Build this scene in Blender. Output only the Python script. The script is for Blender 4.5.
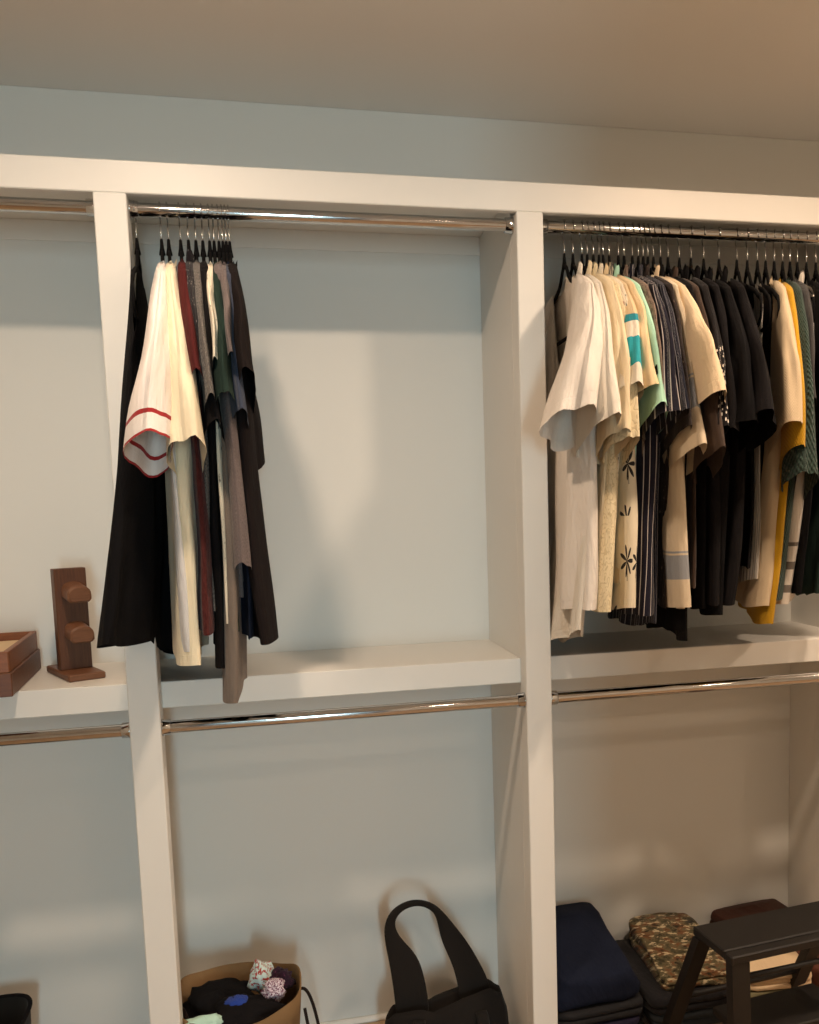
import bpy, math, random
from mathutils import Vector, Matrix, noise

for o in list(bpy.data.objects):
    bpy.data.objects.remove(o)
scene = bpy.context.scene
C = scene.collection
PI = math.pi

# ------------------------------------------------------------------ camera
CAM = Vector((0.2634, -2.0179, 1.4228))
FPX, PPX, PPY = 900.0, 480.3, 599.1
FW = Vector((0.21790578, 0.97022741, -0.10571585))
RT = Vector((0.97473026, -0.22180606, -0.02651412))
UP = Vector((0.04917314, 0.09726686, 0.99404284))
cd = bpy.data.cameras.new('camera')
cam = bpy.data.objects.new('camera', cd); C.objects.link(cam)
M = Matrix((RT, UP, -FW)).transposed().to_4x4(); M.translation = CAM
cam.matrix_world = M
cd.sensor_fit = 'HORIZONTAL'; cd.sensor_width = 36; cd.lens = 36 * FPX / 819
cd.shift_x = (409.5 - PPX) / 819; cd.shift_y = (PPY - 512) / 819
cd.clip_start = 0.02
scene.camera = cam

def ray(px, py):
    return FW + RT * ((px - PPX) / FPX) - UP * ((py - PPY) / FPX)
def on_y(px, py, y):
    d = ray(px, py); return CAM + d * ((y - CAM.y) / d.y)
def on_z(px, py, z):
    d = ray(px, py); return CAM + d * ((z - CAM.z) / d.z)

# ------------------------------------------------------------------ light
WARM = (1.0, 0.755, 0.55)
LAMP_WS = (4.0, 12.0, 15.0, 20.0)
FILL_W = 4.0  # power of the fill lamps added behind the main row
COOL = (0.64, 0.91, 1.0)
WIN_W = 98.0
LIGHTS_X = (-1.40, 0.04, 1.43, 2.75)
LIGHT_Y = -0.74
w = bpy.data.worlds.new('world'); scene.world = w; w.use_nodes = True
w.node_tree.nodes['Background'].inputs[0].default_value = (0.55, 0.75, 1, 1)
w.node_tree.nodes['Background'].inputs[1].default_value = 0.6
vs = scene.view_settings
vs.view_transform = 'Standard'; vs.look = 'None'; vs.gamma = 1; vs.use_curve_mapping = False
vs.exposure = 0.0

# ------------------------------------------------------------------ materials
def srgb(r, g=None, b=None):
    if g is None: r, g, b = r
    f = lambda c: (c / 255 / 12.92) if c / 255 <= 0.04045 else ((c / 255 + 0.055) / 1.055) ** 2.4
    return (f(r), f(g), f(b), 1)
MATS = {}
class N:
    """tiny node helper"""
    def __init__(s, name):
        s.m = bpy.data.materials.new(name); s.m.use_nodes = True
        s.t = s.m.node_tree; s.b = s.t.nodes['Principled BSDF']; MATS[name] = s.m
    def n(s, kind, **kw):
        nd = s.t.nodes.new(kind)
        for k, v in kw.items(): setattr(nd, k, v)
        return nd
    def put(s, sock, v):
        if hasattr(v, 'links'): s.t.links.new(v, sock)
        else: sock.default_value = v
    def math(s, op, a, b=0.0):
        nd = s.n('ShaderNodeMath', operation=op); s.put(nd.inputs[0], a); s.put(nd.inputs[1], b); return nd.outputs[0]
    def mix(s, fac, a, b):
        nd = s.n('ShaderNodeMix', data_type='RGBA'); s.put(nd.inputs[0], fac); s.put(nd.inputs[6], a); s.put(nd.inputs[7], b); return nd.outputs[2]
    def coord(s, which='Object', scale=(1, 1, 1)):
        tc = s.n('ShaderNodeTexCoord'); mp = s.n('ShaderNodeMapping'); mp.inputs['Scale'].default_value = scale
        s.t.links.new(tc.outputs[which], mp.inputs[0]); return mp.outputs[0]
    def noise(s, vec, scale, detail=3, rough=0.5):
        nd = s.n('ShaderNodeTexNoise'); s.put(nd.inputs['Vector'], vec)
        nd.inputs['Scale'].default_value = scale; nd.inputs['Detail'].default_value = detail; nd.inputs['Roughness'].default_value = rough
        return nd.outputs[0]
    def voro(s, vec, scale, feature='F1'):
        nd = s.n('ShaderNodeTexVoronoi', feature=feature); s.put(nd.inputs['Vector'], vec); nd.inputs['Scale'].default_value = scale
        return nd.outputs
    def sep(s, vec):
        nd = s.n('ShaderNodeSeparateXYZ'); s.put(nd.inputs[0], vec); return nd.outputs
    def ramp(s, fac, stops, interp='LINEAR'):
        nd = s.n('ShaderNodeValToRGB'); s.put(nd.inputs[0], fac); cr = nd.color_ramp; cr.interpolation = interp
        while len(cr.elements) < len(stops): cr.elements.new(0.5)
        for e, (p, c) in zip(cr.elements, stops): e.position = p; e.color = c
        return nd.outputs[0]
    def bump(s, h, strength=0.3, dist=0.002):
        nd = s.n('ShaderNodeBump'); nd.inputs['Strength'].default_value = strength; nd.inputs['Distance'].default_value = dist
        s.put(nd.inputs['Height'], h); s.t.links.new(nd.outputs[0], s.b.inputs['Normal'])
    def done(s, col, rough=0.5, metal=0.0, spec=None, sheen=0.0):
        s.put(s.b.inputs['Base Color'], col); s.put(s.b.inputs['Roughness'], rough); s.put(s.b.inputs['Metallic'], metal)
        if spec is not None: s.b.inputs['Specular IOR Level'].default_value = spec
        if sheen: s.b.inputs['Sheen Weight'].default_value = sheen; s.b.inputs['Sheen Roughness'].default_value = 0.5
        return s.m

def paint(name, col, rough=0.5, spec=0.3):
    k = N(name); c = k.coord()
    v = k.noise(c, 3.0, 2); k.bump(k.noise(c, 260, 2), 0.06, 0.0008)
    return k.done(k.mix(k.math('MULTIPLY', v, 0.25), srgb(col), srgb([x * 0.97 for x in col])), rough, spec=spec)
def chrome(name, rough=0.08):
    k = N(name); c = k.coord()
    return k.done(k.mix(k.noise(c, 40), srgb(205, 205, 205), srgb(190, 190, 190)), rough, 1.0)
def wood(name, a, b, scale=(6, 6, 1), rough=0.45, freq=9):
    k = N(name); c = k.coord('Object', scale)
    nz = k.noise(c, freq, 5, 0.6); fine = k.noise(k.coord('Object', (scale[0] * 8, scale[1] * 8, scale[2])), freq * 3, 2)
    col = k.ramp(nz, [(0.3, srgb(a)), (0.7, srgb(b))])
    col = k.mix(k.math('MULTIPLY', fine, 0.35), col, srgb([x * 0.55 for x in a]))
    k.bump(fine, 0.15, 0.001)
    return k.done(col, rough)

def cloth(name, base, pattern=None, rough=0.9, weave=900, wr=0.6, sheen=0.1, **kw):
    """cloth material; UV is in metres (u around the cloth, v up from the hem)"""
    k = N(name); uv = k.coord('UV'); S = k.sep(uv); col = srgb(base); h = None
    if pattern == 'heather':
        col = k.mix(k.ramp(k.noise(uv, kw.get('scale', 420), 2, 0.7), [(0.38, (0, 0, 0, 1)), (0.62, (1, 1, 1, 1))]), srgb(base), srgb(kw['other']))
    elif pattern == 'vstripe':
        wob = k.math('ADD', S[0], k.math('MULTIPLY', k.math('SINE', k.math('MULTIPLY', S[1], 9)), 0.004))
        fr = k.math('FRACT', k.math('MULTIPLY', wob, kw['freq'])); col = k.mix(k.math('LESS_THAN', fr, kw['duty']), srgb(base), srgb(kw['other']))
    elif pattern == 'bands':
        for (a, b, c2) in kw['bands']:
            f = k.math('MULTIPLY', k.math('GREATER_THAN', S[1], a), k.math('LESS_THAN', S[1], b)); col = k.mix(f, col, srgb(c2))
    elif pattern == 'dots':
        d = k.voro(uv, kw['scale'])[0]; f = k.math('LESS_THAN', d, kw.get('r', 0.3))
        if 'vmax' in kw: f = k.math('MULTIPLY', f, k.math('LESS_THAN', S[1], kw['vmax']))
        col = k.mix(f, col, srgb(kw['other']))
    elif pattern == 'print':
        wv = k.noise(uv, kw['scale'], 4, 0.65)
        f = k.ramp(wv, [(kw.get('t', 0.6), (0, 0, 0, 1)), (kw.get('t', 0.6) + 0.03, (1, 1, 1, 1))])
        col = k.mix(f, col, srgb(kw['other']))
        if 'third' in kw:
            f2 = k.ramp(k.noise(k.coord('UV', (1.3, 0.8, 1)), kw['scale'] * 0.8, 3), [(0.62, (0, 0, 0, 1)), (0.65, (1, 1, 1, 1))])
            col = k.mix(f2, col, srgb(kw['third']))
    elif pattern == 'palm':
        vo = k.voro(uv, 7.0); dv = k.n('ShaderNodeVectorMath', operation='SUBTRACT'); k.put(dv.inputs[0], uv); k.put(dv.inputs[1], vo[2])
        D = k.sep(dv.outputs[0]); th = k.math('ARCTAN2', D[1], D[0]); ln = k.math('SQRT', k.math('ADD', k.math('MULTIPLY', D[0], D[0]), k.math('MULTIPLY', D[1], D[1])))
        pet = k.math('MULTIPLY', k.math('POWER', k.math('ABSOLUTE', k.math('SINE', k.math('MULTIPLY', th, 3.5))), 1.6), 0.042)
        stem = k.math('MULTIPLY', k.math('LESS_THAN', k.math('ABSOLUTE', D[0]), 0.0022), k.math('MULTIPLY', k.math('LESS_THAN', D[1], 0.0), k.math('GREATER_THAN', D[1], -0.05)))
        f = k.math('MAXIMUM', k.math('LESS_THAN', ln, pet), stem)
        col = k.mix(f, col, srgb(kw['other']))
    elif pattern == 'lace':
        n1 = k.noise(uv, kw.get('scale', 60), 1, 0.4); d = k.math('ABSOLUTE', k.math('SUBTRACT', k.math('FRACT', k.math('MULTIPLY', n1, 5)), 0.5))
        f = k.math('LESS_THAN', d, 0.12); col = k.mix(k.math('MULTIPLY', f, .7), col, srgb(kw['other'])); h = k.math('MULTIPLY', d, 1.0)
    elif pattern == 'knit':
        wv = k.math('SINE', k.math('MULTIPLY', S[0], kw.get('fx', 900)))
        wv2 = k.math('SINE', k.math('MULTIPLY', S[1], kw.get('fy', 700)))
        h = k.math('MULTIPLY', wv, wv2)
        col = k.mix(k.math('MULTIPLY_ADD', h, 0.25), srgb(base), srgb(kw.get('other', [x * 0.7 for x in base])))
        col = k.mix(k.math('ADD', k.math('MULTIPLY', h, 0.3), 0.3), srgb(base), srgb(kw.get('other', [x * 0.7 for x in base])))
    elif pattern == 'camo':
        n1 = k.noise(uv, 24, 3, 0.55); n2 = k.noise(k.coord('UV', (1, 1.7, 1)), 34, 3, 0.6)
        col = k.ramp(n1, [(0.3, srgb(30, 26, 18)), (0.42, srgb(66, 60, 40)), (0.5, srgb(96, 86, 62)), (0.58, srgb(104, 66, 38)), (0.68, srgb(46, 42, 28))])
        col = k.mix(k.ramp(n2, [(0.55, (0, 0, 0, 1)), (0.6, (1, 1, 1, 1))]), col, srgb(176, 160, 128))
        col = k.mix(k.ramp(n2, [(0.36, (1, 1, 1, 1)), (0.41, (0, 0, 0, 1))]), col, srgb(36, 30, 20))
    elif pattern == 'denim':
        n1 = k.noise(k.coord('UV', (1, 0.25, 1)), 300, 2); n2 = k.noise(uv, 9, 3)
        col = k.mix(k.math('MULTIPLY', n1, 0.5), srgb(base), srgb(kw['other'])); col = k.mix(k.math('MULTIPLY', n2, 0.45), col, srgb(kw['other']))
    wrk = k.noise(k.coord('UV', (3.0, 1.0, 1)), 9, 4, 0.55)
    weav = k.noise(uv, weave, 2)
    hh = k.math('ADD', k.math('MULTIPLY', wrk, 1.0), k.math('MULTIPLY', weav, 0.06))
    if h is not None: hh = k.math('ADD', hh, k.math('MULTIPLY', h, kw.get('hk', 0.16)))
    st = k.math('MULTIPLY', k.math('GREATER_THAN', S[1], 0.0205), k.math('LESS_THAN', S[1], 0.0235))
    hh = k.math('SUBTRACT', hh, k.math('MULTIPLY', st, 0.25))
    k.bump(hh, wr, 0.012)
    return k.done(col, rough, spec=0.15, sheen=sheen)

WHITE = paint('white_painted_wood', (232, 230, 224), 0.42, 0.4)
WALL = paint('wall_paint', (228, 228, 223), 0.7, 0.2)
CEIL = paint('ceiling_paint', (236, 234, 230), 0.8, 0.15)
CHROME = chrome('chrome')
STEEL = chrome('hook_steel', 0.18)
VELVET = cloth('black_velvet', (14, 13, 14), rough=1.0, wr=0.05, sheen=0.0)
FLOORM = wood('oak_floor', (176, 144, 110), (194, 162, 126), (8, 1, 8))

# ------------------------------------------------------------------ mesh helpers
def mesh(name, verts, faces, mat, parent=None, uvs=None, smooth=True):
    me = bpy.data.meshes.new(name); me.from_pydata([tuple(v) for v in verts], [], faces)
    if uvs is not None:
        ul = me.uv_layers.new(name='UVMap')
        for p in me.polygons:
            for li, vi in zip(p.loop_indices, p.vertices): ul.data[li].uv = uvs[vi]
    for m in (mat if isinstance(mat, (list, tuple)) else [mat]): me.materials.append(m)
    if smooth: me.polygons.foreach_set('use_smooth', [True] * len(me.polygons))
    me.update()
    o = bpy.data.objects.new(name, me); C.objects.link(o)
    if parent: o.parent = parent
    return o
def tag(o, label, cat, group=None, kind=None):
    if label: o['label'] = label
    if cat: o['category'] = cat
    if group: o['group'] = group
    if kind: o['kind'] = kind
    return o
def thing(name, label, cat, loc=(0, 0, 0), rz=0, group=None):
    o = bpy.data.objects.new(name, None); C.objects.link(o); o.empty_display_size = 0.05
    o.location = loc; o.rotation_euler = (0, 0, rz); return tag(o, label, cat, group)
def box_data(x0, x1, y0, y1, z0, z1, bev=0.0015):
    """box with chamfered edges (24 verts)"""
    c = ((x0 + x1) / 2, (y0 + y1) / 2, (z0 + z1) / 2); h = ((x1 - x0) / 2, (y1 - y0) / 2, (z1 - z0) / 2)
    b = min(bev, min(h) * 0.45); V = []; idx = {}
    for ax in range(3):
        for sx in (-1, 1):
            for sy in (-1, 1):
                for sz in (-1, 1):
                    s = (sx, sy, sz); idx[(ax, s)] = len(V)
                    V.append(tuple(c[i] + s[i] * (h[i] if i == ax else h[i] - b) for i in range(3)))
    F = []
    def quad(a, b_, c_, d): F.append((a, b_, c_, d))
    for ax in range(3):
        o1, o2 = [i for i in range(3) if i != ax]
        for s in (-1, 1):
            def S(a, b_):
                t = [0, 0, 0]; t[ax] = s; t[o1] = a; t[o2] = b_; return tuple(t)
            quad(*[idx[(ax, S(a, b_))] for a, b_ in ((-1, -1), (1, -1), (1, 1), (-1, 1))])
    for ax in range(3):
        o1, o2 = [i for i in range(3) if i != ax]
        for a in (-1, 1):
            for b_ in (-1, 1):
                def S(e):
                    t = [0, 0, 0]; t[ax] = e; t[o1] = a; t[o2] = b_; return tuple(t)
                quad(idx[(o1, S(-1))], idx[(o1, S(1))], idx[(o2, S(1))], idx[(o2, S(-1))])
    for sx in (-1, 1):
        for sy in (-1, 1):
            for sz in (-1, 1):
                F.append(tuple(idx[(ax, (sx, sy, sz))] for ax in range(3)))
    return V, F
def fix_normals(o):
    import bmesh
    bm = bmesh.new(); bm.from_mesh(o.data); bmesh.ops.recalc_face_normals(bm, faces=bm.faces); bm.to_mesh(o.data); bm.free(); return o
def box(name, x0, x1, y0, y1, z0, z1, mat, parent=None, bev=0.0015):
    V, F = box_data(x0, x1, y0, y1, z0, z1, bev)
    return fix_normals(mesh(name, V, F, mat, parent, smooth=False))
def hexa(name, pts, mat, parent=None):
    """eight corners: bottom ring of 4 then top ring of 4"""
    F = [(3, 2, 1, 0), (4, 5, 6, 7)] + [(i, (i + 1) % 4, 4 + (i + 1) % 4, 4 + i) for i in range(4)]
    return fix_normals(mesh(name, pts, F, mat, parent, smooth=False))
def tube_data(path, r, n=10, flat=None, caps=True):
    """sweep; r number or list; flat=(wx, wn) scales the two section axes"""
    V, F = [], []; path = [Vector(p) for p in path]; m = len(path); prev = None
    for i, p in enumerate(path):
        t = (path[min(i + 1, m - 1)] - path[max(i - 1, 0)]).normalized()
        if prev is None:
            a = Vector((1, 0, 0)) if abs(t.x) < 0.9 else Vector((0, 0, 1))
        else: a = prev
        a = (a - t * a.dot(t)).normalized(); b = t.cross(a); prev = a
        rr = r[i] if isinstance(r, (list, tuple)) else r
        ra, rb = (rr, rr) if flat is None else (rr * flat[0], rr * flat[1])
        for j in range(n):
            q = 2 * PI * j / n; V.append(p + a * (ra * math.cos(q)) + b * (rb * math.sin(q)))
    for i in range(m - 1):
        for j in range(n):
            F.append((i * n + j, i * n + (j + 1) % n, (i + 1) * n + (j + 1) % n, (i + 1) * n + j))
    if caps: F.append(tuple(reversed(range(n)))); F.append(tuple(range((m - 1) * n, m * n)))
    return V, F
def tube(name, path, r, mat, parent=None, n=10, flat=None):
    V, F = tube_data(path, r, n, flat); return mesh(name, V, F, mat, parent)
def lathe_x(name, prof, mat, parent=None, n=28, cy=0, cz=0):
    """profile list of (x, radius) about the X axis"""
    V, F = [], []
    for x, r in prof:
        for j in range(n):
            q = 2 * PI * j / n; V.append((x, cy + r * math.cos(q), cz + r * math.sin(q)))
    for i in range(len(prof) - 1):
        for j in range(n): F.append((i * n + j, i * n + (j + 1) % n, (i + 1) * n + (j + 1) % n, (i + 1) * n + j))
    return fix_normals(mesh(name, V, F, mat, parent))
def lathe_z(name, prof, mat, parent=None, n=32, smooth=True):
    V, F = [], []
    for r, z in prof:
        for j in range(n):
            q = 2 * PI * j / n; V.append((r * math.cos(q), r * math.sin(q), z))
    for i in range(len(prof) - 1):
        for j in range(n): F.append((i * n + j, i * n + (j + 1) % n, (i + 1) * n + (j + 1) % n, (i + 1) * n + j))
    return fix_normals(mesh(name, V, F, mat, parent, smooth=smooth))
def lerp(a, b, t): return a + (b - a) * t
def sstep(a, b, x):
    t = max(0, min(1, (x - a) / (b - a))); return t * t * (3 - 2 * t)

# ------------------------------------------------------------------ room
BACK = 0.3715; CZ = 2.418; XL, XR, YF = -1.95, 3.45, -3.05
def struct(o): o['kind'] = 'structure'; return o
struct(box('floor', XL - .1, XR + .1, YF - .1, BACK + .1, -0.1, 0.0, FLOORM))
struct(box('ceiling', XL - .1, XR + .1, YF - .1, BACK + .1, CZ, CZ + .1, CEIL))
struct(box('wall_back', XL - .1, XR + .1, BACK, BACK + .1, 0, CZ, WALL))
struct(box('wall_left', XL - .1, XL, YF, BACK, 0, CZ, WALL))
struct(box('wall_right', XR, XR + .1, YF, BACK, 0, CZ, WALL))
# front wall (behind the camera); unseen passage added to confine the cool window beam
PX0, PX1, PZ1, PY = -0.16, 0.74, 2.10, -7.0
WXA = 0.18
PASS = paint('beam_passage_paint', (128, 122, 114), 0.7, 0.2)  # dark tone limits spill from the added passage walls
wf = struct(box('wall_front', XL - .1, PX0 - .1, YF - .1, YF, 0, CZ, WALL))
box('wall_section', PX1 + .1, XR + .1, YF - .1, YF, 0, CZ, WALL, wf)
box('wall_section', PX0 - .1, PX1 + .1, YF - .1, YF, PZ1, CZ, WALL, wf)
struct(box('wall_beam_passage_left', PX0 - .1, PX0, PY, YF, 0, PZ1, PASS))
struct(box('wall_beam_passage_right', PX1, PX1 + .1, PY, YF, 0, PZ1, PASS))
struct(box('wall_beam_passage_end', PX0, WXA, PY - .05, PY, 0, PZ1, PASS))
struct(box('floor_beam_passage', PX0 - .1, PX1 + .1, PY, YF - .1, -.1, 0, FLOORM))
struct(box('ceiling_beam_passage', PX0 - .1, PX1 + .1, PY, YF - .1, PZ1, PZ1 + .1, CEIL))
win = bpy.data.objects.new('window_1', None); C.objects.link(win); struct(win)
win.location = ((WXA + PX1) / 2, PY, 0)
hw_, hh_ = (PX1 - WXA) / 2, PZ1
for a in ((-hw_, -hw_ + .05, 0, hh_), (hw_ - .05, hw_, 0, hh_), (-hw_ + .05, hw_ - .05, 0, .25), (-hw_ + .05, hw_ - .05, hh_ - .05, hh_)):
    box('window_frame', a[0], a[1], -.03, .03, a[2], a[3], WHITE, win)
kg = N('window_glass'); kg.b.inputs['Transmission Weight'].default_value = 1.0; kg.b.inputs['IOR'].default_value = 1.1
kg.done(kg.mix(kg.noise(kg.coord(), 3), (1, 1, 1, 1), (0.98, 0.99, 1, 1)), 0.0)
box('window_pane', -hw_ + .04, hw_ - .04, -.008, -.002, .24, hh_ - .04, MATS['window_glass'], win, 0)
ld = bpy.data.lights.new('daylight', 'AREA'); ld.shape = 'RECTANGLE'; ld.size = PX1 - WXA - .1; ld.size_y = PZ1 - .3  # area light just inside the pane, standing in for daylight
ld.energy = WIN_W; ld.color = COOL
dl = bpy.data.objects.new('daylight', ld); C.objects.link(dl)
dl.location = ((WXA + PX1) / 2, PY + .035, (.25 + PZ1) / 2); dl.rotation_euler = (PI / 2, 0, 0)
# thin quarter-round along the floor at the back wall
V, F = [], []
for x in (XL, XR):
    for q in range(6):
        a = q / 5 * PI / 2; V.append((x, BACK - 0.014 * math.cos(a), 0.014 * math.sin(a)))
    V.append((x, BACK, 0))
F = [(i, i + 1, 7 + i + 1, 7 + i) for i in range(6)] + [(6, 0, 7, 13)] + [tuple(range(6, -1, -1)), tuple(range(7, 14))]
struct(fix_normals(mesh('trim_1', V, F, WHITE)))

# recessed ceiling lamps; the last two are fill, added to raise the ambient light
kd = N('lamp_diffuser'); kd.done(kd.mix(kd.noise(kd.coord(), 5), (1, .9, .8, 1), (1, .88, .76, 1)), .6)
kd.b.inputs['Emission Color'].default_value = (*WARM, 1); kd.b.inputs['Emission Strength'].default_value = 20.0
LAB = ('round recessed ceiling lamp above the leftmost closet post', 'round recessed ceiling lamp above the bay with the wooden stand',
       'round recessed ceiling lamp above the crowded shirt rail', 'round recessed ceiling lamp past the crowded shirt rail')
LAB += ('added round fill lamp over the middle of the room before the crowded rail', 'added round fill lamp over the middle of the room near the side wall')
for i, (lx, ly) in enumerate([(x, LIGHT_Y) for x in LIGHTS_X] + [(1.1, -2.35), (2.7, -2.35)]):
    t = thing('ceiling_lamp', LAB[i], 'lamp', (lx, ly, CZ), 0, 'recessed lamps in the ceiling')
    lathe_z('lamp_trim', [(.066, -.001), (.068, -.006), (.088, -.005), (.092, 0.0)], WHITE, t)
    lathe_z('lamp_glass', [(.0005, -.002), (.066, -.002), (.066, -.001)], MATS['lamp_diffuser'], t)
    la = bpy.data.lights.new('lamp_light', 'AREA'); la.shape = 'DISK'; la.size = .10; la.spread = math.radians(168); la.energy = LAMP_WS[i] if i < 4 else FILL_W; la.color = WARM
    lo = bpy.data.objects.new('lamp_light', la); C.objects.link(lo); lo.parent = t; lo.location = (0, 0, -.008)

# ------------------------------------------------------------------ built-in closet
HT, HB, ST, SB, YS = 2.1342, 2.07, 1.05, 0.9905, 0.047
POST = [(-0.95, -0.886), (-0.0639, 0.0), (0.8227, 0.885), (1.7453, 1.809), (2.62, 2.684)]
cl = thing('built_in_closet', 'white painted built-in closet with posts, header rail and middle shelves', 'closet', (0, 0, 0))
X0, X1 = POST[0][0], POST[-1][1]
box('header_rail', X0, X1, 0, 0.020, HB, HT, WHITE, cl, .002)
box('top_panel', X0, X1, 0.020, BACK - .0005, HT - .016, HT, WHITE, cl, .001)
for a, b in POST:
    box('face_post', a, b, 0, 0.056, 0.0, HB, WHITE, cl, .002)
    box('partition', a, a + .018, 0.056, BACK - .0005, 0.0, HT - .016, WHITE, cl, .001)
for (a, b), (c, d) in zip(POST[:-1], POST[1:]):
    e = a + .018
    sh = box('shelf', e, c, YS + .018, BACK - .0005, ST - .02, ST, WHITE, cl, .0012)
    box('shelf_edge', b, c, YS, YS + .018, SB, ST, WHITE, sh, .0015)
    box('wall_cleat', e, c, BACK - .0045, BACK - .0005, 2.0705, HT - .016, WHITE, cl, .001)

RU = (0.035, 2.049); RL = (0.021, 0.9535); RR = 0.0140
def rod(label, a, b, yz):
    t = thing('closet_rod', label, 'closet rod', ((a + b) / 2, yz[0], yz[1]), 0, 'chrome closet rods')
    h = (b - a) / 2
    lathe_x('rod_tube', [(-h + .004, RR), (h - .004, RR)], CHROME, t)
    for s in (-1, 1):
        lathe_x('rod_socket', [(s * (h - .0002), .004), (s * (h - .0002), .0185), (s * (h - .003), .0185), (s * (h - .004), .0172), (s * (h - .018), .0168), (s * (h - .0185), .0142)], CHROME, t)
names_b = ('bay with the wooden stand', 'bay with the half-empty rail', 'bay with the crowded shirts', 'end bay')
for i in range(4):
    a, b = POST[i][1], POST[i + 1][0]
    rod('upper chrome closet rod under the header in the ' + names_b[i], a, b, RU)
    rod('lower chrome closet rod below the shelf in the ' + names_b[i], a, b, RL)

# ------------------------------------------------------------------ hangers and garments
R0 = random.Random(7)
def shoulder_z(y):
    """top line of a hanger at distance y from its middle, measured from the rod centre"""
    a = abs(y)
    return -0.078 - 0.035 * sstep(0, 0.05, a) - 0.062 * max(0, a - 0.02) / 0.19 - 0.012 * sstep(.15, .215, a)
HANGER = {}
def hanger(x, rz, label, group):
    t = thing('clothes_hanger', label, 'hanger', (x, RU[0], RU[1]), rz, group)
    if not HANGER:
        pts = []
        for i in range(15):                       # hook over the rod
            q = PI * (1.15 - 1.22 * i / 14); pts.append((0, 0.0162 * math.cos(q) * 1.02, 0.0162 * math.sin(q)))
        pts += [(0, 0.0125, -.018), (0, .004, -.032), (0, 0, -.042), (0, 0, -.064)]
        a = tube('hook', pts, 0.0016, STEEL, t, 6)
        ys = [-.205 + .41 * i / 24 for i in range(25)]
        top = [(0, y, shoulder_z(y) - .006) for y in ys]
        b = tube('hanger_arms', top, 0.006, VELVET, t, 8, (0.6, 1.0))
        c = tube('hanger_bar', [(0, -.203, -.186), (0, -.213, -.2), (0, -.216, -.216), (0, -.210, -.234), (0, -.196, -.246), (0, -.17, -.25), (0, 0, -.25), (0, .17, -.25), (0, .196, -.246), (0, .210, -.234), (0, .216, -.216), (0, .213, -.2), (0, .203, -.186)], 0.005, VELVET, t, 8, (0.6, 1.0))
        d = tube('hanger_neck', [(0, 0, -.058), (0, 0, -.075), (0, 0, -.09)], [.004, .0055, .009], VELVET, t, 8, (0.75, 1))
        HANGER['p'] = (a, b, c, d)
    else:
        for p in HANGER['p']:
            q = p.copy(); C.objects.link(q); q.parent = t
    return t

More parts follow.
